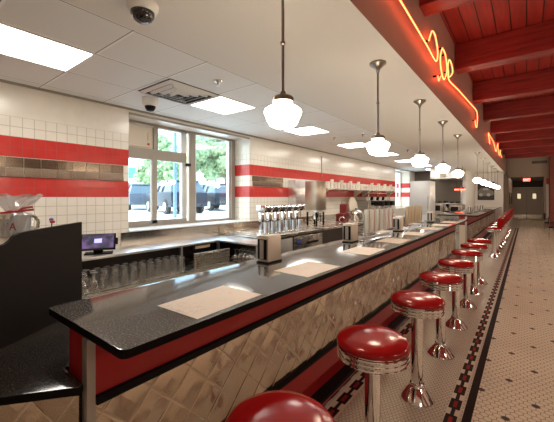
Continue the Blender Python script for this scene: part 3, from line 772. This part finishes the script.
# tall steel drink dispenser on stand
t = thing('milk_dispenser', (-3.75, 6.24, .9505), 'tall rounded stainless dispenser on legs, right of the mixers', 'dispenser')
MB().prism([(-.14, -.19), (.15, -.19), (.21, -.14), (.23, -.06), (.23, .06), (.21, .14), (.15, .19), (-.14, .19)], .34, .98).build('tank', M['tank'], t, bevel=.01)
MB().box(-.12, .16, -.16, .16, .30, .34).build('drip_lip', M['steel_l'], t, bevel=.006)
for a, b in ((-.10, -.15), (.13, -.15), (-.10, .15), (.13, .15)): MB().box(a-.015, a+.015, b-.015, b+.015, 0, .30).build('leg', M['black'], t)
MB().lathe([(0, .14), (.06, .14), (.08, .20), (.07, .30), (0, .30)], .05, -.05, seg=20).build('valve_body', M['chrome'], t)
MB().box(.0, .10, .04, .12, .08, .28).build('chute', M['acrylic'], t)
t = thing('steel_box', (XW+.002, 6.17, 1.36), 'flat stainless wall cabinet reflecting the red tiles, left of the tall dispenser', 'cabinet')
MB().box(0, .20, 0, .62, 0, .62).build('body', M['steel_l'], t, bevel=.006)
MB().box(.20, .208, .02, .60, .02, .60).build('door', M['steel_l'], t, bevel=.003)
MB().box(.208, .225, .53, .56, .22, .34).build('handle', M['redplastic'], t)
# things on the prep counter
def on_prep(name, x, y, label, cat): return thing(name, (x, y, .9505), label, cat)
t = on_prep('drink_dispenser', -3.75, 7.62, 'dark red stepped drink dispenser on the prep counter', 'dispenser')
MB().prism([(-.15, 0), (.18, 0), (.18, .20), (-.02, .22), (-.02, .44), (-.13, .46), (-.15, .44)], -.10, .10, 'x').xf(Matrix.Rotation(PI, 4, 'Z')).build('body', M['foodred'], t, bevel=.01)
MB().tube([(.0, -.08, .44), (0, -.08, .56)], .01).build('lever', M['steel'], t)
t = on_prep('sink_faucet', -3.45, 6.85, 'small chrome gooseneck tap behind the counter before the second napkin dispenser', 'tap')
MB().lathe([(0, 0), (.03, 0), (.025, .02), (0, .02)], seg=14).build('base', M['chrome'], t)
MB().tube([(0, 0, .02), (0, 0, .12), (.03, 0, .16), (.08, 0, .17), (.12, 0, .14), (.12, 0, .11)], .011).build('spout', M['chrome'], t)
t = on_prep('warmer_bowl', -3.6, 8.1, 'round steel food warmer on the prep counter beside the red dispenser', 'warmer')
MB().lathe([(0, 0), (.13, 0), (.16, .12), (.17, .20), (.13, .26), (.05, .30), (0, .30)], seg=24).build('pot', M['steel'], t)
MB().lathe([(0, .30), (.02, .30), (.025, .33), (0, .335)], seg=12).build('lid_knob', M['black'], t)
t = on_prep('round_tray', -4.15, 9.3, 'big round cream disc leaning at the tiled wall behind the menus', 'tray')
MB().lathe([(0, 0), (.28, 0), (.30, .01), (.30, .02), (.27, .018), (0, .015)], seg=40).xf(Matrix.Translation((-.08, 0, .33)) @ Matrix.Rotation(R(80), 4, 'Y')).build('disc', M['cream'], t)
MB().box(-.1, .12, -.06, .06, 0, .035).build('stand', M['steel'], t)
# coffee station
def coffee(x, y, label):
    t = thing('coffee_brewer', (x, y, .90), label, 'coffee brewer', 'coffee brewers')
    MB().box(-.18, .18, -.13, .13, 0, .07).build('warmer', M['steel'], t, bevel=.006)
    MB().box(-.18, -.06, -.13, .13, .07, .52).build('tower', M['steel'], t, bevel=.006)
    MB().box(-.18, .18, -.13, .13, .40, .55).build('head', M['black'], t, bevel=.01)
    MB().lathe([(0, .07), (.065, .07), (.08, .13), (.06, .20), (.045, .22), (.05, .24), (0, .24)], .06, 0, seg=20).build('carafe', M['black'], t)
    MB().tube([(.12, 0, .22), (.18, 0, .20), (.18, 0, .13), (.13, 0, .11)], .01).build('carafe_handle', M['redplastic'], t)
    MB().lathe([(0, .33), (.06, .33), (.07, .40), (0, .40)], .06, 0, seg=20).build('filter_basket', M['chrome'], t)
    return t
cs = thing('coffee_station', (-3.85, 10.6, 0), 'steel counter carrying the coffee brewers before the far window', 'counter')
MB().box(-.57, .45, -.9, 1.4, .86, .90).build('worktop', M['steel'], cs, bevel=.006)
MB().box(-.57, .40, -.88, 1.38, .05, .86).build('cabinet', M['steel'], cs, smooth=False)
coffee(-3.75, 10.1, 'black and steel coffee brewer nearest the round cream disc')
coffee(-3.75, 10.6, 'coffee brewer in the middle of the three')
coffee(-3.75, 11.1, 'coffee brewer farthest down the steel counter')
sh = thing('wire_shelf', (-4.1, 10.6, .90), 'open steel shelf stand rising behind the coffee brewers', 'shelf')
for a in (-.28, .15):
    for b in (-.75, 1.2): MB().box(a-.012, a+.012, b-.012, b+.012, 0, .82).build('post', M['steel'], sh)
for z in (.55, .80): MB().box(-.3, .17, -.77, 1.22, z, z+.02).build('shelf', M['steel'], sh)
for i in range(7):
    o = MB().lathe([(0, 0), (.05, 0), (.07, .10), (.072, .11), (.06, .02), (0, .02)], seg=14).build('coffee_mug', M['black' if i % 2 else 'cup'])
    o.location = (-4.02, 9.98+.26*i, 1.4705); tag(o, 'mug on the shelf behind the coffee brewers, %s from the near end' % ORD[i], 'mug', 'mugs over the coffee brewers')
# wall shelves with cups
ni = 0
for q, (y0, y1, side) in enumerate([(7.35, 10.1, 'nearer'), (10.2, 13.2, 'farther')]):
    t = thing('wall_shelf', (XW+.002, y0, 1.78), 'stainless wall shelf over the red tile band, %s of the two' % side, 'shelf', 'wall shelves')
    MB().box(0, .33, 0, y1-y0, 0, .03).build('board', M['steel'], t, bevel=.004)
    for yy in (.25, (y1-y0)-.3): MB().prism([(0, 0), (.30, 0), (0, -.22)], yy, yy+.03, 'y').build('bracket', M['cream'], t, smooth=False)
    n = 13
    for i in range(n):
        hgt = .13+.06*((i*7) % 3); r_ = .05
        o = MB().lathe([(0, 0), (r_*.8, 0), (r_, hgt*.9), (r_*1.06, hgt), (0, hgt)], seg=14).build('cup_stack', M['cup'])
        o.location = (XW+.20, y0+.2+i*(y1-y0-.4)/(n-1), 1.8105)
        tag(o, 'upright stack of pale paper cups on the %s wall shelf, %s from its near end' % (side, ORD[i]), 'cup stack', 'paper cup stacks')
t = MB().tube([(0, 0, 0), (0, 0, .95)], .012).build('conduit_pipe', M['dchrome']); t.location = (XW+.35, 8.85, 1.22)
t.location = (XW+.018, 7.7, 1.82+.3); t.scale.z = .6; tag(t, 'thin dark pipe running up the tiled wall above the wall shelf', 'pipe')

# ------------------------------------------------------------------ kitchen
fr = thing('refrigerator', (-2.71, 11.35, 0), 'tall pale stainless upright refrigerator at the kitchen entrance', 'refrigerator')
MB().box(-.30, .30, -.33, .40, .10, 2.09).build('body', M['steel_p'], fr, bevel=.008)
MB().box(-.30, .30, -.36, -.335, .14, 1.02).build('door', M['steel_p'], fr, bevel=.006)
MB().box(-.30, .30, -.36, -.335, 1.04, 1.90).build('door', M['steel_p'], fr, bevel=.006)
MB().box(.24, .26, -.39, -.36, 1.2, 1.6).build('handle', M['chrome'], fr)
for a in (-.25, .25): MB().box(a-.03, a+.03, -.3, -.24, 0, .10).box(a-.03, a+.03, .3, .36, 0, .10).build('foot', M['black'], fr)
hd = thing('exhaust_hood', (-2.72, 16.1, 2.36), 'stainless exhaust hood over the cooking line', 'hood')
MB().prism([(-.9, 0), (.88, 0), (.88, .12), (.3, .465), (-.9, .465)][::-1], -.60, .50, 'x').build('canopy', M['steel_l'], hd, smooth=False)
MB().box(-.60, .50, -.92, -.90, 0, .08).build('lip', M['steel'], hd)
MB().box(-.2, .0, -.99, -.93, .06, .40).build('side_panel', M['cream'], hd)
ck = thing('cooking_range', (-2.72, 16.55, 0), 'long steel cooking range with griddle under the hood', 'range')
MB().box(-.6, .5, -.42, .43, .1, .88).build('body', M['steel'], ck, bevel=.01)
MB().box(-.6, .5, -.42, .43, .88, .93).build('griddle', M['black'], ck, bevel=.006)
MB().box(-.6, .5, .36, .43, .93, 1.25).build('back_guard', M['steel'], ck)
for a in (-.5, .4): MB().box(a-.04, a+.04, -.3, .3, 0, .10).build('leg', M['black'], ck)
for i in range(6): MB().lathe([(0, 0), (.03, 0), (.025, .03), (0, .03)], seg=12).xf(Matrix.Translation((-.45+.16*i, -.42, .80)) @ Matrix.Rotation(R(90), 4, 'X')).build('knob', M['redplastic'], ck)
st = thing('pass_shelf', (-2.72, 15.3, 0), 'steel pass shelf stand in front of the cooking range', 'shelf')
MB().box(-.65, .6, -.25, .25, .90, .94).build('lower_board', M['steel'], st, bevel=.004)
MB().box(-.65, .6, -.18, .18, 1.29, 1.32).build('upper_board', M['steel'], st, bevel=.004)
for a in (-.62, .57): MB().box(a-.02, a+.02, -.02, .02, 0, 2.0).build('post', M['steel'], st)
MB().box(-.6, .55, .20, .22, .1, .90).build('front_panel', M['steel'], st)
for i in range(5):
    t = thing('black_pan', (-3.2+.235*i, 15.3, 1.3205), 'black pan standing on the pass shelf, %s from the left' % ORD[i], 'pan', 'black pans on the pass shelf')
    MB().lathe([(0, 0), (.07, 0), (.09, .05+.02*(i % 3)), (.094, .05+.02*(i % 3)), (.08, .01), (0, .01)], seg=20).build('pan_body', M['black'], t)
    MB().tube([(.05, -.07, .04), (.05, -.12, .06), (.05, -.17, .07)], .010).build('pan_handle', M['black'], t)
for i, x in enumerate((-2.25, -2.05)):
    t = thing('heat_lamp', (x, 14.9, 1.86), 'glowing red heat lamp hung at the kitchen entrance, %s one' % ('left' if i == 0 else 'right'), 'heat lamp', 'red heat lamps')
    MB().lathe([(0, .12), (.03, .12), (.085, .05), (.088, .045)], seg=16).build('shade', M['foodred'], t)
    MB().lathe([(0, .0), (.08, .0), (.088, .02), (.088, .045), (0, .045)], seg=16).build('bulb', M['heat'], t)
    MB().tube([(0, 0, .12), (0, 0, .969)], .006, 6).build('cord', M['black'], t)
def boxy(name, x, y, z, w_, d_, h_, m, label, cat, face=None):
    t = thing(name, (x, y, z), label, cat)
    MB().box(-w_/2, w_/2, -d_/2, d_/2, 0.001, h_).build('body', m, t, bevel=.01)
    if face: MB().box(-w_*.42, w_*.2, -d_/2-.008, -d_/2, h_*.15, h_*.85).build('window', M['black'], t); MB().box(w_*.26, w_*.42, -d_/2-.006, -d_/2, h_*.15, h_*.85).build('keypad', M['photo_m'], t)
    return t
boxy('microwave_oven', -2.32, 15.3, .94, .46, .38, .28, M['tank'], 'steel microwave oven on the pass shelf by the white wall', 'microwave', True)
boxy('toaster', -2.98, 15.3, .94, .32, .30, .33, M['tank'], 'dark steel toaster oven on the pass shelf beside the refrigerator', 'toaster', True)
t = thing('stand_mixer', (-2.66, 15.3, .94), 'dark countertop mixer between toaster and microwave', 'mixer')
MB().box(-.08, .08, -.14, .14, .001, .04).build('base', M['black'], t, bevel=.01)
MB().box(-.04, .04, .05, .13, .04, .24).build('column', M['black'], t, bevel=.01)
MB().box(-.055, .055, -.14, .14, .24, .345).build('head', M['black'], t, bevel=.03)
MB().lathe([(0, .04), (.05, .04), (.09, .10), (.10, .19), (.095, .19), (0, .06)], 0, -.05, seg=20).build('bowl', M['steel'], t)

# framed photograph
pf = thing('framed_photo', (-1.70, 20.198, 1.42), 'black and white car photograph hung on the white wall', 'picture')
u0, u1 = -.37, .37
MB().box(u0, u1, -.03, 0, 0, .95).build('frame', M['black'], pf, bevel=.005)
ph = MB().box(u0+.03, u1-.03, -.036, -.03, .03, .92).build('print', M['photo_d'], pf, smooth=False)
MB().prism([(-.36, .50), (-.2, .66), (.12, .66), (.2, .52), (.34, .46), (.36, .28), (.2, .22), (-.3, .22), (-.37, .34)], -.040, -.036, 'y').build('car_shape', M['photo_m'], ph, smooth=False)
MB().prism([(-.16, .52), (-.10, .62), (.08, .62), (.12, .52)], -.042, -.040, 'y').build('windscreen', M['photo_l'], ph, smooth=False)
for cx in (-.22, .12): MB().prism([(cx+.085*math.cos(2*PI*i/16), .28+.085*math.sin(2*PI*i/16)) for i in range(16)], -.043, -.040, 'y').build('wheel', M['photo_l'], ph, smooth=False)

t = thing('fill_lamp', (0, 25.6, 2.70), 'round fill lamp added on the vestibule ceiling to light the double doors', 'ceiling light')  # lamp added only to brighten the vestibule and its doors
MB().lathe([(0, -.08), (.12, -.07), (.16, -.03), (.17, -.001), (0, -.001)], seg=24).build('glass_bowl', mat('fill_lamp_lit', (.9, .85, .75), .4, emit=(1, .82, .6), es=18), t)

# EXIT sign, header items
ex = thing('exit_sign', (0, 24.2, 2.50), 'red EXIT sign hung above the double doors', 'sign')
MB().box(-.17, .17, -.03, .03, 0, .19).build('housing', M['exit'], ex, bevel=.006)
text('EXIT', .15, M['exitt'], ex, 'letters', (0, -.032, .095), (PI/2, 0, 0))
MB().box(-.02, .02, -.01, .01, .19, .199).build('bracket', M['black'], ex)
t = thing('air_grille', (.55, 21.995, 3.36), 'long dark air grille high on the beige header wall', 'vent')
MB().box(-.32, .30, -.03, 0, 0, .13).build('frame', M['dark'], t)
MB().box(-.28, .26, -.036, -.03, .03, .05).box(-.28, .26, -.036, -.03, .08, .10).build('slat', M['photo_m'], t)
t = thing('wall_banner', (.86, 21.95, 1.5), 'narrow white and red vertical sign on the beige column', 'sign')
MB().box(-.05, .05, -.02, .04, -1.0, .75).build('white_panel', M['white'], t)
MB().box(-.05, .05, -.025, .04, .76, 1.05).build('red_panel', M['redplastic'], t)
for i, (y, z) in enumerate(((23.6, 1.5), (26.0, 1.5))):
    o = MB().box(0, .03, -.25, .25, -.35, .35).build('wall_picture', M['black']); o.location = (-.799, y, z)
    tag(o, 'dark framed picture on the vestibule wall, %s the double doors' % ('farther from' if i == 0 else 'nearer'), 'picture', 'vestibule pictures')
t = boxy('trash_bin', -.45, 28.4, 0, .4, .4, .12, M['steel'], 'low grey floor box in front of the double doors', 'box')

# dining chairs and tables at the right edge
def dchair():
    t = thing('dining_chair', (0, 0, 0), 'x', 'chair', 'black dining chairs')
    MB().box(-.21, .21, -.21, .21, .44, .48).build('seat', M['black'], t, bevel=.015)
    MB().box(-.19, .19, .19, .22, .58, .86).build('backrest', M['black'], t, bevel=.012)
    for a in (-.18, .18):
        MB().tube([(a, .20, 0), (a, .19, .45), (a, .205, .85)], .011).build('rear_leg', M['steel'], t)
        MB().tube([(a, -.19, 0), (a, -.18, .44)], .011).build('front_leg', M['steel'], t)
    return t
def dtable(x, y, label):
    t = thing('dining_table', (x, y, 0), label, 'table', 'dining tables')
    MB().box(-.38, .38, -.38, .38, .72, .755).build('tabletop', M['steel_l'], t, bevel=.01)
    MB().tube([(0, 0, .03), (0, 0, .72)], .035).build('pedestal', M['chrome'], t)
    MB().box(-.28, .28, -.03, .03, 0, .03).box(-.03, .03, -.28, .28, 0, .03).build('foot', M['black'], t, bevel=.005)
dtable(1.35, 12.6, 'nearest dining table at the right edge'); dtable(1.35, 15.8, 'middle dining table at the right edge'); dtable(1.35, 18.6, 'farthest dining table, before the brick wall')
c0 = dchair()
for i, (x, y, a, l) in enumerate([(.86, 12.5, -88, 'black chair on the aisle side of the nearest dining table'), (.86, 15.7, -92, 'black chair on the aisle side of the middle dining table'), (.84, 18.5, -85, 'black chair on the aisle side of the farthest dining table'),
        (1.3, 16.6, 180, 'black chair behind the middle dining table'), (1.35, 17.7, 0, 'black chair on the near side of the farthest dining table')]):
    o = c0 if i == 0 else dup(c0)
    o.location = (x, y, 0); o.rotation_euler.z = R(a+180 if abs(a) < 100 and a != 0 else a); o['label'] = l

# out-of-view fill lamps, added to light the dining side and the bar ceiling
dg_ = MB().lathe([(.06, .20), (.10, .19), (.15, .14), (.17, .08), (.15, .03), (.10, .005), (0, 0)], seg=16)
lampm = mat('fill_globe_lit', (.9, .85, .75), .4, emit=(1, .86, .70), es=ROOM_FILL_E)
gl = None
for i, (x, y) in enumerate([(2.3, -1.2), (2.3, 1.8), (2.3, 4.8), (2.3, 7.8), (2.3, 10.8), (2.3, 13.8), (2.3, 16.8), (2.3, 19.8)]):
    t = thing('fill_globe', (x, y, 2.05), 'unseen globe fill lamp added over the dining side, %s from the near end' % ORD[i], 'pendant lamp', 'added dining fill lamps')
    MB().tube([(0, 0, .20), (0, 0, 1.895)], .008).build('rod', M['dchrome'], t)
    MB().lathe([(0, .20), (.062, .20), (.05, .24), (0, .20)], seg=16).build('fitter', M['dchrome'], t)
    if gl is None: gl = dg_.build('glass_globe', lampm, t)
    else:
        o = gl.copy(); C.collection.objects.link(o); o.parent = t

# ------------------------------------------------------------------ outdoors through the window
struct(MB().box(-140, XO-.02, -40, 90, .5, .75).build('floor', M['asphalt'], smooth=False))
def car(x, y, rz, paint, label, suv=True):
    t = thing('parked_car', (x, y, .75), label, 'car', 'parked cars', rz)
    H = 1.64 if suv else 1.45
    b = MB().prism([(-2.3, .35), (-2.35, .75), (-2.2, 1.0), (-1.2, 1.08), (1.9, 1.10), (2.25, 1.05), (2.32, .6), (2.28, .35)][::-1], -.9, .9, 'y')
    b.build('body', paint, t, bevel=.06)
    g = MB(); lo = [(-1.3, -.86), (2.1, -.86), (2.1, .86), (-1.3, .86)]; hi = [(-.55, -.68), (1.65, -.68), (1.65, .68), (-.55, .68)]
    a = [g.bm.verts.new((p[0], p[1], 1.06)) for p in lo]; c_ = [g.bm.verts.new((p[0], p[1], H-.05)) for p in hi]
    for i in range(4): g.bm.faces.new((a[i], a[(i+1) % 4], c_[(i+1) % 4], c_[i]))
    g.bm.faces.new(c_); g.bm.faces.new(a[::-1]); g.build('cabin_glass', M['carglass'], t, smooth=False)
    MB().box(-.6, 1.7, -.7, .7, H-.06, H).build('roof', paint, t, bevel=.02)
    for q in (-.02, .75):
        for s in (-1, 1): MB().tube([(q, s*.87, 1.08), (q+.08, s*.70, H-.04)], .035, 4).build('pillar', paint, t)
    for q in (-1.45, 1.45):
        for s in (-1, 1):
            wv = MB().lathe([(0, -.11), (.34, -.11), (.36, -.08), (.36, .08), (.34, .11), (0, .11)], seg=20).xf(Matrix.Translation((q, s*.83, .36)) @ Matrix.Rotation(PI/2, 4, 'X')).build('wheel', M['tyre'], t)
            MB().lathe([(0, -.015), (.22, -.015), (.22, .015), (0, .015)], seg=16).xf(Matrix.Translation((q, s*.95, .36)) @ Matrix.Rotation(PI/2, 4, 'X')).build('hubcap', M['steel_l'], wv)
    MB().box(-2.36, -2.30, -.75, -.45, .72, .88).box(-2.36, -2.30, .45, .75, .72, .88).build('headlamp', M['white'], t)
    return t
def raypos(u, D):
    s = (u-277)/323*D; c_, n_ = math.cos(R(37.7)), math.sin(R(37.7)); return (s*c_-D*n_, s*n_+D*c_)
car(*raypos(214, 21), R(-18), M['carA'], 'dark car seen through the right window pane')
car(*raypos(139, 22), R(-20), M['carB'], 'grey blue car seen through the left sliding pane')
car(*raypos(174, 17.2), R(-16), M['carA'], 'dark car seen through the middle pane, behind the thin post')
car(*raypos(181, 30), R(10), M['carC'], 'white car behind the dark ones outside')
# thin post outside
x_, y_ = raypos(175, 13)
o = MB().tube([(0, 0, 0), (0, 0, 4.2)], .07, 10).build('lamp_post', mat('blue_grey_post', (.10, .17, .24), .4)); o.location = (x_, y_, .75); tag(o, 'slim blue-grey post standing outside the middle pane', 'post')
# building with a green fascia
bx, by = raypos(118, 68)
t = thing('roadside_building', (bx, by, .75), 'pale roadside building with a green fascia band', 'building', rz=R(37.7))
MB().box(-16, 8, 0, 10, 0, 8).build('wall', M['bwall'], t, smooth=False)
MB().box(-16.2, 8.2, -.4, 0, 4.8, 7.0).build('fascia', M['green'], t, smooth=False)
MB().box(-15, 7, -.1, 0, 1, 3.6).build('shop_window', M['carglass'], t, smooth=False)
# trees and hedge
def tree(u, D, h_, r_, label, seed):
    x, y = raypos(u, D); rg = random.Random(seed)
    t = thing('leafy_tree', (x, y, .75), label, 'tree', 'trees outside')
    MB().lathe([(0, 0), (.28, 0), (.2, h_*.35), (.12, h_*.6), (0, h_*.6)], seg=10).build('trunk', M['bark'], t)
    bm = bmesh.new()
    for k in range(16):
        m = Matrix.Translation((rg.uniform(-1, 1)*r_, rg.uniform(-1, 1)*r_, h_*.42+rg.uniform(0, 1)*h_*.55)) @ Matrix.Diagonal((1, 1, .8, 1))
        g = bmesh.ops.create_icosphere(bm, subdivisions=3, radius=r_*rg.uniform(.38, .62), matrix=m)
        for vv in g['verts']: vv.co += Vector((rg.uniform(-1, 1), rg.uniform(-1, 1), rg.uniform(-1, 1)))*r_*.07
    q = MB(); q.bm.free(); q.bm = bm; q.build('crown', M['leaf'], t, smooth=False)
tree(168, 40, 6.5, 1.7, 'leafy tree outside behind the thin post', 1); tree(190, 48, 9, 2.4, 'broad tree outside at the left edge of the right pane', 2)
tree(207, 66, 13, 3.2, 'tall tree filling the left half of the right window pane', 3); tree(226, 52, 9.5, 2.6, 'tree outside at the right edge of the right pane', 4)
tree(216, 86, 19, 4.4, 'far tall tree rising behind the others in the right pane', 6); tree(180, 92, 17, 4.4, 'far tree outside above the sliding pane', 7)
tree(152, 50, 7, 1.9, 'farther tree outside between the left and middle panes', 5)
hx, hy = raypos(207, 34)
bm = bmesh.new(); rg = random.Random(9)
for k in range(40):
    g = bmesh.ops.create_icosphere(bm, subdivisions=2, radius=rg.uniform(.9, 1.3), matrix=Matrix.Translation((-9+k*.45, rg.uniform(-.4, .4), .9)))
    for vv in g['verts']: vv.co += Vector((rg.uniform(-1, 1), rg.uniform(-1, 1), rg.uniform(-1, 1)))*.12
q = MB(); q.bm.free(); q.bm = bm; o = q.build('green_hedge', M['leaf'], smooth=False); o.location = (hx, hy, .75); o.rotation_euler.z = R(37.7)
tag(o, 'low clipped hedge behind the parked cars outside', 'hedge')
